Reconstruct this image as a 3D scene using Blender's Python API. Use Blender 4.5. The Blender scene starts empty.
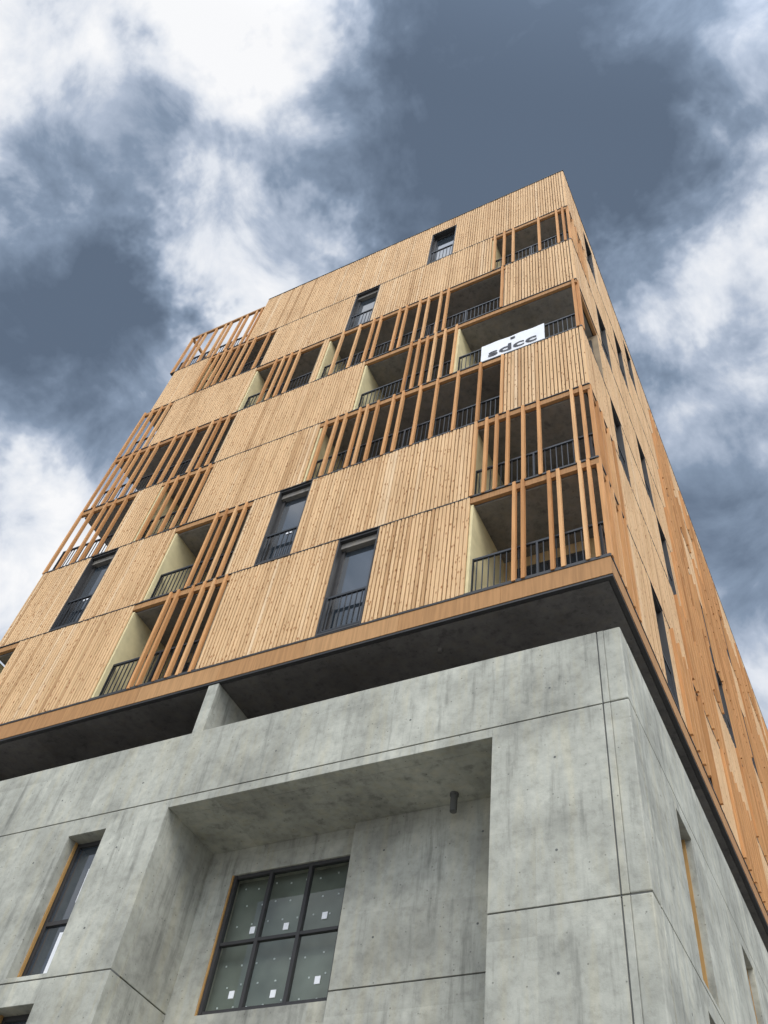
import bpy, math, random, bmesh
from mathutils import Matrix, Vector
random.seed(7)
sc=bpy.context.scene
sc.view_settings.view_transform='Standard'
try: sc.view_settings.look='None'
except: pass
sc.view_settings.exposure=0

# ---------------------------------------------------------------- materials
def newmat(n):
    m=bpy.data.materials.new(n); m.use_nodes=True
    nt=m.node_tree; b=nt.nodes['Principled BSDF']; return m,nt,b
def N(nt,t,**k):
    n=nt.nodes.new(t)
    for a,v in k.items(): setattr(n,a,v)
    return n
def L(nt,a,b): nt.links.new(a,b)
def mapped(nt,scale):
    tc=N(nt,'ShaderNodeTexCoord'); mp=N(nt,'ShaderNodeMapping'); mp.inputs['Scale'].default_value=scale
    L(nt,tc.outputs['Object'],mp.inputs['Vector']); return mp.outputs['Vector']
def noise(nt,vec,scale,detail=4,rough=.55):
    n=N(nt,'ShaderNodeTexNoise'); n.inputs['Scale'].default_value=scale; n.inputs['Detail'].default_value=detail
    n.inputs['Roughness'].default_value=rough; L(nt,vec,n.inputs['Vector']); return n.outputs['Fac']
def ramp(nt,fac,stops):
    r=N(nt,'ShaderNodeValToRGB'); cr=r.color_ramp
    while len(cr.elements)<len(stops): cr.elements.new(.5)
    for e,(p,c) in zip(cr.elements,stops):
        e.position=p; e.color=(c,c,c,1) if isinstance(c,(int,float)) else (*c,1)
    L(nt,fac,r.inputs['Fac']); return r.outputs['Color']
def mix(nt,a,b,fac,mode='MIX'):
    m=N(nt,'ShaderNodeMix'); m.data_type='RGBA'; m.blend_type=mode
    if isinstance(fac,(int,float)): m.inputs[0].default_value=fac
    else: L(nt,fac,m.inputs[0])
    for i,x in ((6,a),(7,b)):
        if isinstance(x,tuple): m.inputs[i].default_value=(*x,1)
        else: L(nt,x,m.inputs[i])
    return m.outputs[2]
def wood(name,dark,midc,light,streak=.75,knots=True,rough=.75):
    m,nt,b=newmat(name)
    at=N(nt,'ShaderNodeAttribute'); at.attribute_name='rnd'
    base=ramp(nt,at.outputs['Fac'],[(0,dark),(.3,midc),(.7,midc),(1,light)])
    s=noise(nt,mapped(nt,(22,22,1.1)),1.0,3)
    c=mix(nt,base,ramp(nt,s,[(.3,streak),(.62,1.0)]),1,'MULTIPLY')
    if knots:
        lw=noise(nt,mapped(nt,(1.5,1.5,.45)),1.0,3)
        c=mix(nt,c,(.86,.83,.80),ramp(nt,lw,[(.42,0),(.70,1)]),'MULTIPLY')
        vo=N(nt,'ShaderNodeTexVoronoi'); vo.feature='F1'; vo.inputs['Scale'].default_value=1
        L(nt,mapped(nt,(13,13,5)),vo.inputs['Vector'])
        c=mix(nt,c,(.48,.31,.20),ramp(nt,vo.outputs['Distance'],[(.12,1.0),(.25,0.0)]),'MULTIPLY')
    L(nt,c,b.inputs['Base Color']); b.inputs['Roughness'].default_value=rough
    b.inputs['Specular IOR Level'].default_value=.2
    return m
def concrete(name,col,var=.17):
    m,nt,b=newmat(name)
    tc=N(nt,'ShaderNodeTexCoord'); vec=tc.outputs['Object']
    n1=noise(nt,vec,.8,4,.68); n2=noise(nt,mapped(nt,(3.0,3.0,.30)),1.6,4,.65); n3=noise(nt,vec,7,4,.72)
    c=mix(nt,tuple(x*(1-var*1.7) for x in col),tuple(min(1,x*(1+var)) for x in col),ramp(nt,n1,[(.36,0),(.64,1)]))
    c=mix(nt,c,ramp(nt,n2,[(.30,.64),(.45,.95),(.60,1.0),(.78,1.12)]),1,'MULTIPLY')
    c=mix(nt,c,ramp(nt,n3,[(.28,.78),(.5,1.0),(.7,1.07)]),1,'MULTIPLY')
    sn=N(nt,'ShaderNodeVectorMath'); sn.operation='SNAP'; L(nt,vec,sn.inputs[0]); sn.inputs[1].default_value=(1.37,1.9,1.43)
    wn=N(nt,'ShaderNodeTexWhiteNoise'); L(nt,sn.outputs[0],wn.inputs['Vector'])
    c=mix(nt,c,ramp(nt,wn.outputs['Value'],[(0,.88),(1,1.06)]),1,'MULTIPLY')
    vo=N(nt,'ShaderNodeTexVoronoi'); vo.inputs['Scale'].default_value=7; L(nt,vec,vo.inputs['Vector'])
    c=mix(nt,c,ramp(nt,vo.outputs['Distance'],[(.05,.5),(.10,1.0)]),1,'MULTIPLY')
    c=mix(nt,c,(1.0,.94,.82),ramp(nt,n2,[(.5,0),(.62,.5)]),'MULTIPLY')
    L(nt,c,b.inputs['Base Color']); b.inputs['Roughness'].default_value=.8
    b.inputs['Specular IOR Level'].default_value=.3
    bp=N(nt,'ShaderNodeBump'); bp.inputs['Strength'].default_value=.3; bp.inputs['Distance'].default_value=.02
    L(nt,n3,bp.inputs['Height']); L(nt,bp.outputs['Normal'],b.inputs['Normal'])
    return m
def plain(name,col,rough=.6,metal=0,var=.12,scale=3,spec=.4):
    m,nt,b=newmat(name)
    tc=N(nt,'ShaderNodeTexCoord'); n=noise(nt,tc.outputs['Object'],scale,2)
    c=mix(nt,tuple(x*(1-var) for x in col),tuple(min(1,x*(1+var)) for x in col),ramp(nt,n,[(.3,0),(.7,1)]))
    L(nt,c,b.inputs['Base Color']); b.inputs['Roughness'].default_value=rough; b.inputs['Metallic'].default_value=metal
    b.inputs['Specular IOR Level'].default_value=spec
    return m
M={}
M['batten']=wood('larch_batten',(.56,.335,.16),(.76,.50,.265),(.84,.61,.37),streak=.82)
M['fin']=wood('douglas_fin',(.50,.235,.085),(.64,.325,.13),(.74,.43,.20),knots=False)
M['fascia']=wood('fascia_wood',(.36,.18,.075),(.45,.24,.10),(.54,.31,.14),knots=False)
M['gap']=plain('membrane_behind_battens',(.085,.05,.028),.9)
M['conc']=concrete('board_concrete',(.44,.435,.365))
M['conc_in']=concrete('recess_concrete',(.43,.425,.36))
M['joint']=plain('dark_joint',(.13,.13,.12),.9)  # even dark grey for joint backing, also tie holes and core
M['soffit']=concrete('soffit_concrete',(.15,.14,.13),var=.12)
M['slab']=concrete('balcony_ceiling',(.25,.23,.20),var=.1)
M['steel']=plain('anthracite_steel',(.035,.038,.042),.45,.3)
M['frame']=plain('dark_frame',(.04,.038,.037),.5,0)
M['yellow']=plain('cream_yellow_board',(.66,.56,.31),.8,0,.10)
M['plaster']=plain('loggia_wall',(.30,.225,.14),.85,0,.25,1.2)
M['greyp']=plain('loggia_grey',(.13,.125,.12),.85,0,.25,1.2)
M['boards']=wood('loggia_boards',(.42,.27,.12),(.55,.38,.19),(.62,.45,.25),knots=False)
M['white']=plain('white_sheet',(.80,.80,.80),.6,0,.03)
M['black']=plain('lettering',(.03,.03,.035),.6)
M['ochre']=plain('sealant_timber',(.42,.24,.08),.8)
M['interior']=plain('insulated_ceiling',(.20,.215,.185),.9,0,.3,1.5)
M['asphalt']=plain('asphalt',(.05,.05,.052),.9,0,.3,6)
M['paving']=plain('paving',(.30,.29,.27),.85,0,.2,3)
M['paint']=plain('road_paint',(.75,.75,.73),.7)
m,nt,b=newmat('window_glass')
b.inputs['Base Color'].default_value=(.035,.045,.055,1); b.inputs['Roughness'].default_value=.04; b.inputs['IOR'].default_value=2.1
n=noise(nt,mapped(nt,(.9,.9,.9)),1,2); bp=N(nt,'ShaderNodeBump'); bp.inputs['Strength'].default_value=.06; L(nt,n,bp.inputs['Height']); L(nt,bp.outputs['Normal'],b.inputs['Normal'])
M['glass']=m
m,nt,b=newmat('clear_glass'); nt.nodes.remove(b)
tr=N(nt,'ShaderNodeBsdfTransparent'); gl=N(nt,'ShaderNodeBsdfGlossy'); gl.inputs['Roughness'].default_value=.02
tr.inputs['Color'].default_value=(.84,.88,.84,1)
lw=N(nt,'ShaderNodeLayerWeight'); lw.inputs['Blend'].default_value=.5
fc=ramp(nt,lw.outputs['Facing'],[(0,.05),(.5,.12),(.8,.38),(1,1.0)])
ms=N(nt,'ShaderNodeMixShader'); L(nt,fc,ms.inputs[0]); L(nt,tr.outputs[0],ms.inputs[1]); L(nt,gl.outputs[0],ms.inputs[2])
L(nt,ms.outputs[0],nt.nodes['Material Output'].inputs['Surface'])
M['clear']=m

# ---------------------------------------------------------------- mesh helper
class MB:
    def __init__(s): s.v=[]; s.f=[]; s.r=[]
    def box(s,x0,x1,y0,y1,z0,z1,r=None):
        if r is None: r=random.random()
        if x1<x0: x0,x1=x1,x0
        if y1<y0: y0,y1=y1,y0
        k=len(s.v)
        s.v+=[(x0,y0,z0),(x1,y0,z0),(x1,y1,z0),(x0,y1,z0),(x0,y0,z1),(x1,y0,z1),(x1,y1,z1),(x0,y1,z1)]
        s.f+=[(k,k+3,k+2,k+1),(k+4,k+5,k+6,k+7),(k,k+1,k+5,k+4),(k+1,k+2,k+6,k+5),(k+2,k+3,k+7,k+6),(k+3,k,k+4,k+7)]
        s.r+=[r]*6
    def obj(s,name,mat,parent,bevel=0):
        me=bpy.data.meshes.new(name); me.from_pydata(s.v,[],s.f)
        a=me.attributes.new('rnd','FLOAT','FACE'); a.data.foreach_set('value',s.r)
        me.materials.append(mat); me.update()
        o=bpy.data.objects.new(name,me); sc.collection.objects.link(o); o.parent=parent
        if bevel:
            bv=o.modifiers.new('b','BEVEL'); bv.width=bevel; bv.segments=2; bv.limit_method='ANGLE'
        return o
bld=bpy.data.objects.new('timber_clad_apartment_building',None); sc.collection.objects.link(bld)
P={k:MB() for k in ['batten','fin','fascia','gap','conc','conc_in','joint','soffit','slab','steel','frame','yellow','plaster','greyp','boards','white','ochre','interior','glass','spot']}

XL=-15.43; YB=40.0
LV=[13.44,16.36,19.22,22.05,24.90,27.80,30.68,34.30]

def put(side,key,a0,a1,d0,d1,z0,z1,r=None):
    if side=='F': P[key].box(a0,a1,d0,d1,z0,z1,r)
    else: P[key].box(-d1,-d0,a0,a1,z0,z1,r)
def solid(side,a0,a1,z0,z1):
    if a1-a0<.05: return
    put(side,'gap',a0+.01,a1-.01,.035,.10,z0,z1)
    pitch=.086; n=max(1,round((a1-a0)/pitch)); p=(a1-a0)/n
    tone=random.uniform(.36,.64); nextj=random.randint(8,16)
    for i in range(n):
        if i==nextj: tone=random.uniform(.36,.64); nextj+=random.randint(8,20)
        w=p*random.choice([.64,.70,.76,.80]); s=a0+i*p+(p-w)/2
        j=random.uniform(-.012,.012)
        r=min(1,max(0,random.gauss(tone,.2)))
        put(side,'batten',s,s+w,-.004+random.uniform(-.006,.004),.034,z0+.02+j*.5,z1-.025+j,r)
    put(side,'frame',a0,a1,-.012,.034,z0-.018,z0+.006)
def railing(side,a0,a1,z,depth=.16):
    put(side,'steel',a0,a1,depth-.02,depth+.03,z+1.03,z+1.08)
    put(side,'steel',a0,a1,depth-.01,depth+.02,z+.10,z+.14)
    n=int((a1-a0)/.115)
    for i in range(n+1):
        s=a0+i*(a1-a0)/max(1,n)
        put(side,'steel',s-.009,s+.009,depth-.006,depth+.012,z+.12,z+1.04)
    m=max(1,round((a1-a0)/1.3))
    for i in range(m+1):
        s=a0+.03+i*(a1-a0-.06)/m
        put(side,'steel',s-.02,s+.02,depth-.02,depth+.03,z,z+1.03)
def window(side,a0,a1,z0,z1):
    d=.26
    put(side,'frame',a0,a0+.03,.0,d,z0,z1); put(side,'frame',a1-.03,a1,.0,d,z0,z1)
    put(side,'frame',a0+.03,a1-.03,.02,d,z1-.06,z1-.003)
    put(side,'frame',a0+.03,a1-.03,-.01,d,z0,z0+.05)
    for (b0,b1,c0,c1) in [(a0+.03,a0+.10,z0+.05,z1-.06),(a1-.10,a1-.03,z0+.05,z1-.06),(a0+.10,a1-.10,z1-.15,z1-.06),(a0+.10,a1-.10,z0+.05,z0+.13)]:
        put(side,'frame',b0,b1,d-.08,d,c0,c1)
    put(side,'glass',a0+.10,a1-.10,d-.035,d-.02,z0+.13,z1-.15)
    put(side,'gap',a0,a1,d+.002,d+.1,z0,z1)
    if random.random()<.6:
        h=random.uniform(.12,.2); s=a0+random.uniform(.2,.45)
        put(side,'white',s,s+.15,d-.05,d-.038,z0+1.2,z0+1.2+h)
    railing(side,a0+.02,a1-.02,z0+.02,.05)
def door(side,a0,a1,depth,z0,z1):
    put(side,'frame',a0,a1,depth-.07,depth-.01,z0,z1)
    n=2 if a1-a0>1.2 else 1
    w=(a1-a0)/n
    for i in range(n):
        put(side,'glass',a0+i*w+.08,a0+(i+1)*w-.08,depth-.085,depth-.071,z0+.10,z1-.10)
def fins(side,pos,z0,z1):
    for a in pos:
        w=.068; a+=random.uniform(-.012,.012)
        put(side,'fin',a-w/2,a+w/2,-.03+random.uniform(-.006,.006),.055,z0+random.uniform(-.015,.01),z1+random.uniform(-.015,.01))
def loggia(side,a0,a1,z0,z1,depth=1.65,kind='plaster',left='yellow',open_r=False,open_l=False):
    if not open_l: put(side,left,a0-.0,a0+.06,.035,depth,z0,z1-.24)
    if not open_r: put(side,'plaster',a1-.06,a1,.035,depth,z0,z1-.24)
    put(side,'fascia',a0,a1,.01,.09,z1-.20,z1-.03)
    put(side,'frame',a0,a1,-.012,.10,z0-.018,z0+.03)
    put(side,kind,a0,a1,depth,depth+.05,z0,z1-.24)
    a=a0+.35
    while a+.9<a1:
        w=random.choice([.9,1.5,1.9]); w=min(w,a1-a-.15)
        door(side,a,a+w,depth,z0+.05,z0+2.3); a+=w+random.choice([.5,.9,1.2])
    railing(side,a0+.03,a1-.03,z0+.04)
def zr(k): return LV[k],LV[k+1]
def cluster(a0,a1,pitch=.24,skip=.0):
    out=[];a=a0
    while a<=a1:
        if random.random()>=skip: out.append(a)
        a+=pitch*random.uniform(.85,1.2)
    return out
# ------------- FRONT
F={
0:[('s',-4.66,-2.62),('w',-5.62,-4.66),('s',-8.34,-5.62),('s',-14.6,-11.04)],
1:[('s',-6.85,-2.67),('w',-7.78,-6.85),('s',-8.54,-7.78),('s',-12.78,-10.89),('w',-13.7,-12.78),('s',XL,-13.7)],
2:[('s',-1.97,0),('s',-10.6,-7.19),('s',-13.3,-12.4)],
3:[('s',-10.68,-6.28)],
4:[('s',-2.03,0),('s',-8.2,-8.0),('s',-14.14,-10.77)],
5:[('s',-6.58,-2.51),('w',-7.49,-6.58),('s',-10.68,-7.49),('s',-15.2,-13.6)],
6:[('s',-3.93,0),('w',-4.86,-3.93),('s',-12.0,-4.86)]}
for k,l in F.items():
    z0,z1=zr(k)
    for t,a,b in l:
        if t=='s': solid('F',a,b,z0,z1)
        elif k==6: window('F',a,b,z0,33.45); solid('F',a,b,33.45,z1)
        else: window('F',a,b,z0,z1-.02)
z=LV
loggia('F',-2.62,0,z[0],z[1],kind='boards',open_r=True)
fins('F',[-1.68,-1.52,-.98,-.80,-.38,-.20],z[0],z[1])
loggia('F',-11.04,-8.34,z[0],z[1],kind='plaster')
fins('F',[-9.98,-9.78,-9.36,-9.06,-8.78,-8.46],z[0],z[1])
loggia('F',XL,-14.6,z[0],z[1])
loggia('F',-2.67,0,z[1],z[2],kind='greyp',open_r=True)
fins('F',[-2.60,-2.36,-2.10,-1.84,-1.50,-1.14,-.40,-.20],z[1],z[2])
loggia('F',-10.89,-8.54,z[1],z[2],kind='plaster')
fins('F',[-9.62,-9.34,-9.04,-8.74],z[1],z[2])
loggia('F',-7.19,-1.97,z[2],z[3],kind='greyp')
fins('F',[-7.0,-6.66,-6.42,-6.0,-5.78,-5.46,-5.0,-4.74,-4.24,-3.76,-3.2,-2.6,-2.02],z[2],z[3])
loggia('F',-12.4,-10.6,z[2],z[3]); loggia('F',XL,-13.3,z[2],z[3],kind='greyp',open_l=True)
fins('F',cluster(-12.2,-10.7,.32)+cluster(-15.4,-13.4,.40),z[2],z[3])
loggia('F',-3.38,0,z[3],z[4],kind='plaster',open_r=True,left='yellow')
fins('F',[-.1],z[3],z[4])
loggia('F',-6.28,-3.38,z[3],z[4],kind='greyp')
fins('F',[-4.80,-4.56,-4.30,-4.04,-3.76,-3.42],z[3],z[4])
loggia('F',XL,-10.68,z[3],z[4],kind='greyp',open_l=True)
fins('F',cluster(-15.4,-13.5,.34)+cluster(-13.0,-12.0,.45)+cluster(-11.6,-10.8,.32),z[3],z[4])
loggia('F',-8.0,-2.03,z[4],z[5],kind='greyp')
fins('F',[-7.5,-6.9,-6.4,-6.14,-5.5,-5.26,-4.8,-4.5,-4.1,-3.84,-2.1],z[4],z[5])
loggia('F',-10.77,-8.2,z[4],z[5],kind='plaster')
fins('F',[-10.0,-9.7,-9.4,-9.1],z[4],z[5])
loggia('F',XL,-14.14,z[4],z[5],open_l=True); fins('F',cluster(-15.4,-14.2,.35),z[4],z[5])
loggia('F',-2.51,0,z[5],z[6],kind='greyp',open_r=True)
fins('F',[-2.40,-2.1,-1.8,-.94,-.36,-.16],z[5],z[6])
loggia('F',-13.6,-10.68,z[5],z[6],kind='greyp')
fins('F',cluster(-13.5,-10.8,.30,.1),z[5],z[6])
# roof terrace screen at the left end, open to the sky
zt=LV[6]
railing('F',XL,-12.0,zt+.04)
P['steel'].box(XL,-12.0,2.4,2.45,zt+1.03,zt+1.08); P['steel'].box(XL+.02,XL+.07,.2,2.4,zt+1.03,zt+1.08)
for i in range(21):
    P['steel'].box(XL+.035,XL+.055,.2+i*.11,.22+i*.11,zt+.1,zt+1.04)
fins('F',[-15.38,-14.95,-14.72,-14.2,-13.75,-13.5,-13.0,-12.75,-12.3,-12.06],zt,33.5)
P['fascia'].box(XL,-12.0,-.03,.055,33.5,33.62)
P['frame'].box(XL,-12.0,-.012,.10,zt-.018,zt+.03)
P['fascia'].box(XL,XL+.09,.055,2.5,33.5,33.62)
for yy in (1.2,2.44): P['fin'].box(XL,XL+.06,yy,yy+.06,zt,33.5)

# ------------- RIGHT FACE (plane x=0)
R={0:([('w',3.3,4.2)],4.7,1),1:([],6.4,1),2:([('w',2.1,3.0),('w',6.1,7.0)],7.4,0),3:([('w',5.2,6.1)],8.0,1),
   4:([('w',2.2,3.1)],8.6,0),5:([('w',4.6,5.5)],9.0,1),6:([('w',2.0,2.9),('w',6.5,7.4)],9.6,0)}
for k,(ws,st,lg) in R.items():
    z0,z1=zr(k); a=0.0
    if lg:
        ld=1.7
        put('R','fascia',0.09,ld,.01,.09,z1-.20,z1-.03); put('R','frame',.0,ld,-.012,.10,z0-.018,z0+.03)
        railing('R',.18,ld-.03,z0+.04)
        if k!=3: fins('R',[.05,.5,.78,1.25,1.6],z0,z1)
        else: fins('R',[.1],z0,z1)
        a=ld
    for t,b,c in ws:
        solid('R',a,b,z0,z1)
        if k==6: window('R',b,c,z0,33.45); solid('R',b,c,33.45,z1)
        else: window('R',b,c,z0,z1-.02)
        a=c
    solid('R',a,st,z0,z1); a=st
    while a<YB-.5:
        w=random.choice([2.4,3.6,4.8]); e=min(YB,a+w)
        zt1=z1 if k<6 else 33.3
        put('R','plaster',a,e,.9,.95,z0,z1-.24)
        put('R','fascia',a,e,.01,.09,z1-.20,z1-.03); put('R','frame',a,e,-.012,.10,z0-.018,z0+.03)
        if k==6: solid('R',a,e,33.3,z1)
        for f in cluster(a+.06,e-.03,.42,.08):
            put('R','fin',f-.035,f+.035,-.075,.05,z0+random.uniform(-.03,.0),zt1-.05+random.uniform(-.03,.02),random.uniform(0,.7))
        railing('R',a+.03,e-.03,z0+.04)
        door('R',a+.3,a+1.5,.9,z0+.05,z0+2.3)
        put('R','plaster',a,a+.06,.1,.9,z0,z1-.24)
        a=e
        if a<YB-1:
            w=random.choice([.9,1.8,2.6,3.6]); e=min(YB,a+w)
            if w<1: 
                window('R',a,e,z0,(33.45 if k==6 else z1-.02))
                if k==6: solid('R',a,e,33.45,z1)
            else: solid('R',a,e,z0,z1)
            a=e
# ------------- slabs, core, fascia, roof of the timber volume
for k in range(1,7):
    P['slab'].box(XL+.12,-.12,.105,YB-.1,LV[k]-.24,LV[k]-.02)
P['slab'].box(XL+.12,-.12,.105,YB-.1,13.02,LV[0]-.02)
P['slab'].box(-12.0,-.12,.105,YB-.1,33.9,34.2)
P['plaster'].box(XL+1.2,-1.25,1.72,YB-.2,LV[0],LV[6]-.25)
P['plaster'].box(-12.0,-1.25,.4,YB-.2,LV[6],33.88)
P['batten'].box(-12.0,-11.95,.1,1.8,LV[6],34.28,.5)
for k in (0,1,2,3,4,5):
    P['plaster'].box(-1.25,-.11,1.705,1.80,LV[k],LV[k+1]-.25)
P['frame'].box(-12.0,.02,-.02,.20,34.30,34.33); P['frame'].box(-.20,.02,.20,YB,34.30,34.33)
P['gap'].box(XL+1.15,XL+1.2,1.75,YB-.2,LV[0],LV[6])
for i in range(8):
    x0=XL+i*(-XL)/8; P['fascia'].box(x0+.002,x0-XL/8-.002,0,.10,12.98,13.40,random.uniform(.2,.9))
y0=.102
while y0<YB: P['fascia'].box(-.10,0,y0,min(YB,y0+2.4)-.004,12.98,13.40,random.uniform(.1,.8)); y0+=2.4
P['frame'].box(XL,.012,-.012,.09,13.402,13.42)
P['frame'].box(XL,-.01,.012,.09,12.93,12.978); P['frame'].box(-.09,-.012,.09,YB,12.93,12.978)
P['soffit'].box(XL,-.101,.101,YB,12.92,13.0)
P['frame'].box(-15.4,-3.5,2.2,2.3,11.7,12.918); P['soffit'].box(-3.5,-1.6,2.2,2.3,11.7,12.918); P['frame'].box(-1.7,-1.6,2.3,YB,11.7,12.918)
P['conc'].box(-7.86,-7.62,.03,1.6,11.752,12.918)
P['conc'].box(-14.4,-14.15,.6,1.9,11.752,12.918)

# ------------- CONCRETE BASE
rows=[0,1.7,4.6,7.5,10.35,11.75]; J=.010; XB=-18.0
def cwall(side,joints,holes,amin,amax,thick=.25):
    for ri in range(len(rows)-1):
        z0,z1=rows[ri]+J,rows[ri+1]-(J if ri<len(rows)-2 else 0)
        hs=[h for h in holes if h[2]<z1-.02 and h[3]>z0+.02]
        xs=sorted(set([amin,amax]+joints+[h[0] for h in hs]+[h[1] for h in hs]))
        xs=[x for x in xs if amin<=x<=amax]
        for a,b in zip(xs,xs[1:]):
            ja=a+J if a in joints else a; jb=b-J if b in joints else b
            segs=[(z0,z1)]
            for h in hs:
                if h[0]<=a+1e-6 and h[1]>=b-1e-6:
                    ns=[]
                    for s0,s1 in segs:
                        if h[2]>s0+.001: ns.append((s0,min(s1,h[2])))
                        if h[3]<s1-.001: ns.append((max(s0,h[3]),s1))
                    segs=[q for q in ns if q[1]-q[0]>.01]
            for s0,s1 in segs: put(side,'conc',ja,jb,0,thick,s0,s1)
wins=[(-9.82,-9.0,7.58,10.02),(-9.82,-9.0,4.68,7.14),(-13.6,-12.7,7.58,10.02),(-13.6,-12.7,4.68,7.14),(-14.6,-12.4,.1,3.2)]
REC=(-7.76,-2.0,4.72,10.18)
cwall('F',[-.36],wins+[REC,(-6.8,-4.2,.1,3.2)],XB,-.26)
cp=MB()
for a,b in zip(rows,rows[1:]): cp.box(-.26,0,0,.36-J,a+J,b-(J if b<11.7 else 0))
cp.obj('corner_pier',M['conc'],bld,.018)
rw=[]
y=2.2
while y<YB-1:
    for zz in ((7.58,10.1),(4.68,7.2)): rw.append((y,y+.85,*zz))
    y+=3.95
RJ=[.36,4.9,12.9,20.9,28.9]
cwall('R',RJ,rw,.36,YB)
P['joint'].box(XB,-.02,.02,.24,0.0,.01)
for rz in rows[1:-1]:
    segs=[(XB,-.02)]
    for h in wins+[REC]:
        if h[2]<rz<h[3]:
            segs=[q for s in segs for q in ((s[0],h[0]),(h[1],s[1]))]
    for s in segs: P['joint'].box(s[0],s[1],.018,.22,rz-J*.98,rz+J*.98)
    P['joint'].box(-.22,-.018,.25,YB-.02,rz-J*.98,rz+J*.98)
for a,b in zip(rows,rows[1:]): P['joint'].box(-.36-J*.98,-.36+J*.98,.018,.22,a+.02,b-.02)
for jy in RJ:
    for a,b in zip(rows,rows[1:]): P['joint'].box(-.22,-.018,jy-J*.98,jy+J*.98,a+.02,b-.02)
def base_window(side,a0,a1,z0,z1):
    d=.30
    put(side,'conc_in',a0-.12,a0,.252,d+.1,z0-.1,z1+.1); put(side,'conc_in',a1,a1+.12,.252,d+.1,z0-.1,z1+.1)
    put(side,'conc_in',a0,a1,.252,d+.1,z1,z1+.1); put(side,'conc_in',a0,a1,.252,d+.1,z0-.1,z0)
    if side=='F': put(side,'ochre',a0+.002,a0+.03,.19,.24,z0,z1)
    else: put(side,'ochre',a1-.035,a1-.002,.10,.24,z0,z1)
    for b0,b1,c0,c1 in [(a0+.002,a0+.08,z0+.002,z1-.002),(a1-.08,a1-.002,z0+.002,z1-.002),(a0+.08,a1-.08,z1-.08,z1-.002),(a0+.08,a1-.08,z0+.002,z0+.08),(a0+.08,a1-.08,z0+.95,z0+1.02)]:
        put(side,'frame',b0,b1,.255,.33,c0,c1)
    put(side,'glass',a0+.08,a1-.08,.295,.305,z0+.08,z1-.08)
    put(side,'gap',a0,a1,.34,.395,z0,z1)
for w in wins[:4]: base_window('F',*w)
for w in rw: base_window('R',*w)
P['white'].box(-9.40,-9.12,.285,.294,7.75,8.40); P['white'].box(-9.34,-9.12,.285,.294,8.9,9.5)  # white sheets painting in the pale reflection on the left base window
P['joint'].box(XB,-8.1,.46,YB-.4,0,11.6); P['joint'].box(-8.1,-.46,2.6,YB-.4,0,11.6)
P['joint'].box(-1.6,-.46,.46,2.55,0,11.6)
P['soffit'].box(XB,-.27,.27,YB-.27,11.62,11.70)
# recess (loggia of the base)
P['conc_in'].box(-8.05,-7.76,.252,1.40,4.6,7.49); P['conc_in'].box(-8.05,-7.76,.252,1.40,7.51,10.4)
P['conc_in'].box(-2.0,-1.65,.252,1.40,4.6,10.4)
P['conc_in'].box(-7.758,-2.002,.252,1.40,10.18,10.45)
P['conc_in'].box(-7.758,-2.002,.252,1.40,4.45,4.72)
WX0,WX1,WZ0,WZ1=-7.22,-4.93,7.44,9.70
P['conc_in'].box(-8.05,WX0,1.402,1.75,4.6,10.4)
P['conc_in'].box(WX0,WX1,1.402,1.75,WZ1,10.4); P['conc_in'].box(WX0,WX1,1.402,1.75,4.6,WZ0)
P['conc_in'].box(WX1,-1.65,1.402,1.75,4.6,10.4)
P['conc_in'].box(WX1+.04,-2.003,1.28,1.401,7.51,10.178); P['conc_in'].box(WX1+.04,-2.003,1.28,1.401,4.722,7.49)
P['joint'].box(WX1+.06,-2.01,1.30,1.40,7.486,7.514)
# big window 3 x 2
P['ochre'].box(WX0+.002,WX0+.030,1.41,1.46,WZ0,WZ1)
fx=[WX0+.036,WX0+.036+.74,WX0+.036+1.49,WX1-.002]; fz=[WZ0+.002,WZ0+1.08,WZ1-.002]
for i,x in enumerate(fx):
    w=.030
    x0=x if i==0 else x-w; x1=x+2*w if i==0 else (x if i==3 else x+w)
    if i==3: x0=x-2*w
    P['frame'].box(x0,x1,1.43,1.51,fz[0],fz[2])
for i,zc in enumerate(fz):
    z0_=zc if i==0 else (zc-.06 if i==2 else zc-.025); z1_=z0_+(.06 if i!=1 else .05)
    P['frame'].box(fx[0]+.07,fx[3]-.07,1.435,1.505,z0_,z1_)
me=bpy.data.meshes.new('large_window_glass')
me.from_pydata([(fx[0]+.04,1.47,fz[0]+.04),(fx[3]-.04,1.47,fz[0]+.04),(fx[3]-.04,1.47,fz[2]-.04),(fx[0]+.04,1.47,fz[2]-.04)],[],[(0,1,2,3)]); me.materials.append(M['clear'])
o=bpy.data.objects.new('large_window_glass',me); sc.collection.objects.link(o); o.parent=bld
P['interior'].box(WX0,WX1,1.66,1.70,WZ0,WZ1)
for i in range(8):
    for j in range(7):
        px=WX0+.16+i*.29+(j%2)*.1+random.uniform(-.03,.03); pz=WZ0+.2+j*.32+random.uniform(-.03,.03)
        P['spot'].box(px-.012,px+.012,1.65,1.66,pz-.012,pz+.012)
for (sx,sz) in [(-6.72,7.66),(-6.0,8.62),(-5.33,8.70),(-5.26,7.72),(-6.62,8.64),(-5.98,7.60)]:
    P['white'].box(sx,sx+.09,1.453,1.463,sz,sz+.11)

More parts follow.
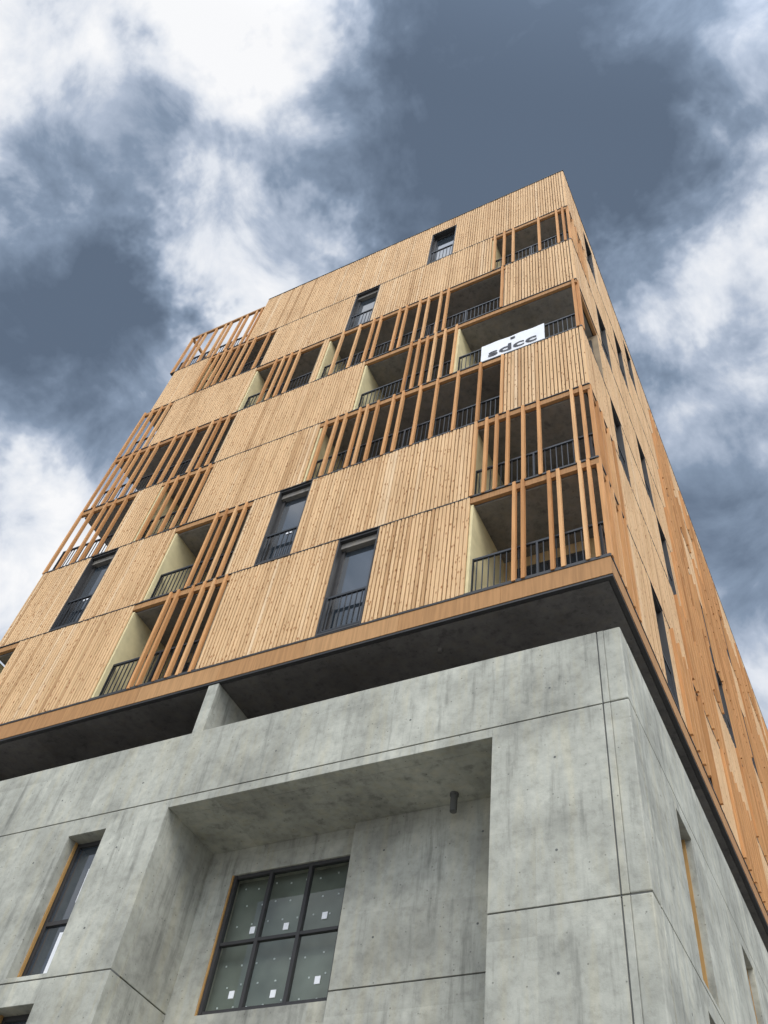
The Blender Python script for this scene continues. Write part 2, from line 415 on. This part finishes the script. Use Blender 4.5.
# ------------- make objects
names={'batten':'larch_cladding_battens','fin':'vertical_timber_fins','fascia':'timber_beams','gap':'facade_membrane','conc':'concrete_wall_panels','conc_in':'concrete_recess','joint':'concrete_joints','soffit':'soffit','slab':'floor_slabs','steel':'balcony_railings','frame':'window_frames','yellow':'loggia_side_boards','plaster':'loggia_walls','greyp':'loggia_back_walls','boards':'loggia_board_lining','white':'stickers_and_reflections','ochre':'timber_reveals','interior':'window_interior','glass':'window_panes','spot':'fixing_plates'}
for k,mb in P.items():
    if mb.v: mb.obj(names[k],M['white'] if k=='spot' else M[k],bld, .006 if k in('conc','conc_in') else 0)
# formwork tie holes
bm=bmesh.new()
def hole(side,a,zc,d=-.002):
    a+=random.uniform(-.05,.05); zc+=random.uniform(-.03,.03)
    c=bmesh.ops.create_circle(bm,cap_ends=True,radius=.018,segments=10)
    if side=='F': mt=Matrix.Translation((a,d,zc))@Matrix.Rotation(math.pi/2,4,'X')
    else: mt=Matrix.Translation((-d,a,zc))@Matrix.Rotation(math.pi/2,4,'Y')
    bmesh.ops.transform(bm,matrix=mt,verts=c['verts'])
for zc in (5.3,6.7,8.2,9.6,10.85):
    for a in (-1.1,-8.55,-10.4,-12.0): hole('F',a,zc)
    if zc>10.4:
        for a in (-3.4,-5.8): hole('F',a,zc)
    for a in range(10): hole('R',1.2+a*3.95,zc)
    if zc<10:
        for a in (-4.3,-2.7): hole('F',a,zc,1.278)
me=bpy.data.meshes.new('tie_holes'); bm.to_mesh(me); bm.free(); me.materials.append(M['joint'])
o=bpy.data.objects.new('tie_holes',me); sc.collection.objects.link(o); o.parent=bld
def cyl(name,r,p0,p1,mat,parent):
    p0=Vector(p0);p1=Vector(p1);d=p1-p0
    bpy.ops.mesh.primitive_cylinder_add(vertices=24,radius=r,depth=d.length,location=(p0+p1)/2,rotation=d.to_track_quat('Z','Y').to_euler())
    o=bpy.context.object; o.name=name; o.data.materials.append(mat); bpy.ops.object.shade_smooth_by_angle(); o.parent=parent; return o
cyl('drain_spout',.055,(-3.05,1.05,10.18),(-3.05,1.05,9.86),M['joint'],bld)
cyl('drain_collar',.07,(-3.05,1.05,10.178),(-3.05,1.05,10.14),M['joint'],bld)
cyl('soffit_lamp',.04,(-3.3,.6,12.92),(-3.3,.6,12.84),M['soffit'],bld)

# ------------- banner
ban=bpy.data.objects.new('advertising_banner',None); sc.collection.objects.link(ban)
bm=bmesh.new(); nx,nz=16,8
X0,X1,Z0,Z1=-2.66,-.96,22.06,23.16
vs=[[bm.verts.new((X0+(X1-X0)*i/nx, .10+.004*math.sin(i*1.1)+.003*math.sin(j*1.7+i), Z0+(Z1-Z0)*j/nz)) for i in range(nx+1)] for j in range(nz+1)]
for j in range(nz):
    for i in range(nx): bm.faces.new((vs[j][i],vs[j][i+1],vs[j+1][i+1],vs[j+1][i]))
me=bpy.data.meshes.new('banner_sheet'); bm.to_mesh(me); bm.free(); me.materials.append(M['white'])
for p_ in me.polygons: p_.use_smooth=True
o=bpy.data.objects.new('banner_sheet',me); sc.collection.objects.link(o); o.parent=ban
def text(s,size,x,z,off,sx):
    c=bpy.data.curves.new('lettering','FONT'); c.body=s; c.size=size; c.align_x='CENTER'; c.extrude=.001; c.offset=off
    o=bpy.data.objects.new('lettering',c); sc.collection.objects.link(o); o.location=(x,.086,z); o.rotation_euler=(math.pi/2,0,0)
    c.materials.append(M['black']); o.parent=ban; o.scale=(sx,1,1); return o
text('sdcc',.48,-1.81,22.42,.008,1.55); text('tél. 04 72 72 83 80',.16,-1.81,22.16,.003,1.2)
bx=MB(); bx.box(-1.86,-1.74,.086,.09,22.95,23.05); bx.obj('emblem',M['black'],ban)

# ------------- ground
def sheet(name,x0,x1,y0,y1,z,mat):
    me=bpy.data.meshes.new(name); me.from_pydata([(x0,y0,z),(x1,y0,z),(x1,y1,z),(x0,y1,z)],[],[(0,1,2,3)]); me.materials.append(mat)
    o=bpy.data.objects.new(name,me); sc.collection.objects.link(o); return o
sheet('ground',-600,600,-600,600,-.15,M['paving'])
sheet('road',-600,600,-11,-4,-.146,M['asphalt'])
g=MB(); g.box(-40,5,-4,60,-.149,-.002); g.obj('pavement',M['paving'],None,.01)
g=MB()
for i in range(-20,20): g.box(i*4,i*4+2,-7.56,-7.44,-.145,-.142)
g.obj('road_marking',M['paint'],None)

# ------------- world
w=bpy.data.worlds.new('World'); sc.world=w; w.use_nodes=True; nt=w.node_tree
for n in list(nt.nodes): nt.nodes.remove(n)
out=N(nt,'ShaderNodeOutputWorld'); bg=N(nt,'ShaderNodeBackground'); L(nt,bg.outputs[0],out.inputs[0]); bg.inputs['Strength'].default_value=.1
sky=N(nt,'ShaderNodeTexSky'); sky.sky_type='NISHITA'; sky.sun_disc=False
SUN=Vector((.55,-.72,.95)).normalized()
sky.sun_elevation=math.asin(SUN.z); sky.sun_rotation=math.atan2(SUN.x,SUN.y)
tc=N(nt,'ShaderNodeTexCoord'); D=tc.outputs['Generated']
def vn(scale,detail,rough,dist=0):
    n=N(nt,'ShaderNodeTexNoise'); n.inputs['Scale'].default_value=scale; n.inputs['Detail'].default_value=detail; n.inputs['Roughness'].default_value=rough; n.inputs['Distortion'].default_value=dist
    L(nt,D,n.inputs['Vector']); return n
def math_(op,a,b=None):
    n=N(nt,'ShaderNodeMath'); n.operation=op
    for i,x in enumerate((a,b)):
        if x is None: continue
        if isinstance(x,(int,float)): n.inputs[i].default_value=x
        else: L(nt,x,n.inputs[i])
    return n.outputs[0]
def vmath(op,a,b):
    n=N(nt,'ShaderNodeVectorMath'); n.operation=op
    for i,x in enumerate((a,b)):
        if isinstance(x,tuple): n.inputs[i].default_value=x
        else: L(nt,x,n.inputs[i])
    return n
nz1=vn(7,5,.6)
off=vmath('SUBTRACT',nz1.outputs['Color'],(.5,.5,.5)).outputs[0]
off=vmath('MULTIPLY',off,(.30,.30,.30)).outputs[0]
DD=vmath('NORMALIZE',vmath('ADD',D,off).outputs[0],(0,0,0)).outputs[0]
blobs=[((-.12,.20,.97),.17,-.30),((-.002,.22,.975),.17,-.28),((-.27,.214,.94),.12,-.22),((-.03,.363,.93),.12,-.26),
((-.263,.066,.963),.11,.30),((-.462,-.032,.887),.12,.14),((-.473,.10,.875),.12,-.26),((-.40,.186,.897),.08,.42),
((-.578,.148,.802),.11,-.28),((-.555,.24,.796),.10,-.24),((-.666,.311,.679),.12,.16),((.038,.398,.916),.08,.36),((.055,.479,.876),.08,.20),
((-.007,.57,.821),.15,-.26),((-.03,.69,.723),.12,.02),((.126,.23,.965),.10,.10)]
tot=.66
for d,r,wt in blobs:
    dv=Vector(d).normalized()
    dt=vmath('DOT_PRODUCT',DD,tuple(dv)).outputs['Value']
    mr=N(nt,'ShaderNodeMapRange'); mr.interpolation_type='SMOOTHSTEP'
    mr.inputs['From Min'].default_value=math.cos(r*1.7); mr.inputs['From Max'].default_value=1.0
    mr.inputs['To Min'].default_value=0; mr.inputs['To Max'].default_value=wt*1.15
    L(nt,dt,mr.inputs['Value']); tot=math_('ADD',tot,mr.outputs[0])
n2=vn(9,7,.58,.35)
tot=math_('ADD',tot,math_('MULTIPLY',math_('SUBTRACT',n2.outputs['Fac'],.5),1.30))
col=ramp(nt,tot,[(0,(.115,.155,.22)),(.20,(.155,.205,.285)),(.42,(.25,.32,.43)),(.60,(.46,.53,.65)),(.76,(.77,.81,.88)),(.95,(.98,.985,1.0))])
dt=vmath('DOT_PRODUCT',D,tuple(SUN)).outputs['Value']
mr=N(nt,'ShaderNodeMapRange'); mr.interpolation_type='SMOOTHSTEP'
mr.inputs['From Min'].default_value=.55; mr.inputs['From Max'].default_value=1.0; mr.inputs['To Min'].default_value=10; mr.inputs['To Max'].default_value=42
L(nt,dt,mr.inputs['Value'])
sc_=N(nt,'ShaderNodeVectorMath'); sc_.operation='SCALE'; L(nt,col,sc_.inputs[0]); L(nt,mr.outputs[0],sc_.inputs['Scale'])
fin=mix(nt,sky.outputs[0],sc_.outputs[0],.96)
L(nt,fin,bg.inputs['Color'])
sl=bpy.data.lights.new('sun','SUN'); sl.energy=1.4; sl.angle=math.radians(25); sl.color=(1,.95,.88)
so=bpy.data.objects.new('sun',sl); sc.collection.objects.link(so); so.rotation_euler=SUN.to_track_quat('Z','Y').to_euler(); so.location=(10,-20,30)

# ------------- camera
cam=bpy.data.cameras.new('camera'); co=bpy.data.objects.new('camera',cam); sc.collection.objects.link(co)
cam.sensor_fit='VERTICAL'; cam.sensor_height=36; cam.lens=36*909.5/1024; cam.clip_end=3000
right,down,fwd=(.89034,.43983,.11771),(-.28963,.74659,-.59893),(-.35131,.49916,.7921)
m=Matrix.Identity(4)
for i in range(3):
    m[i][0]=right[i]; m[i][1]=-down[i]; m[i][2]=-fwd[i]
m.translation=Vector((2.134,-9.6,1.6)); co.matrix_world=m
sc.camera=co
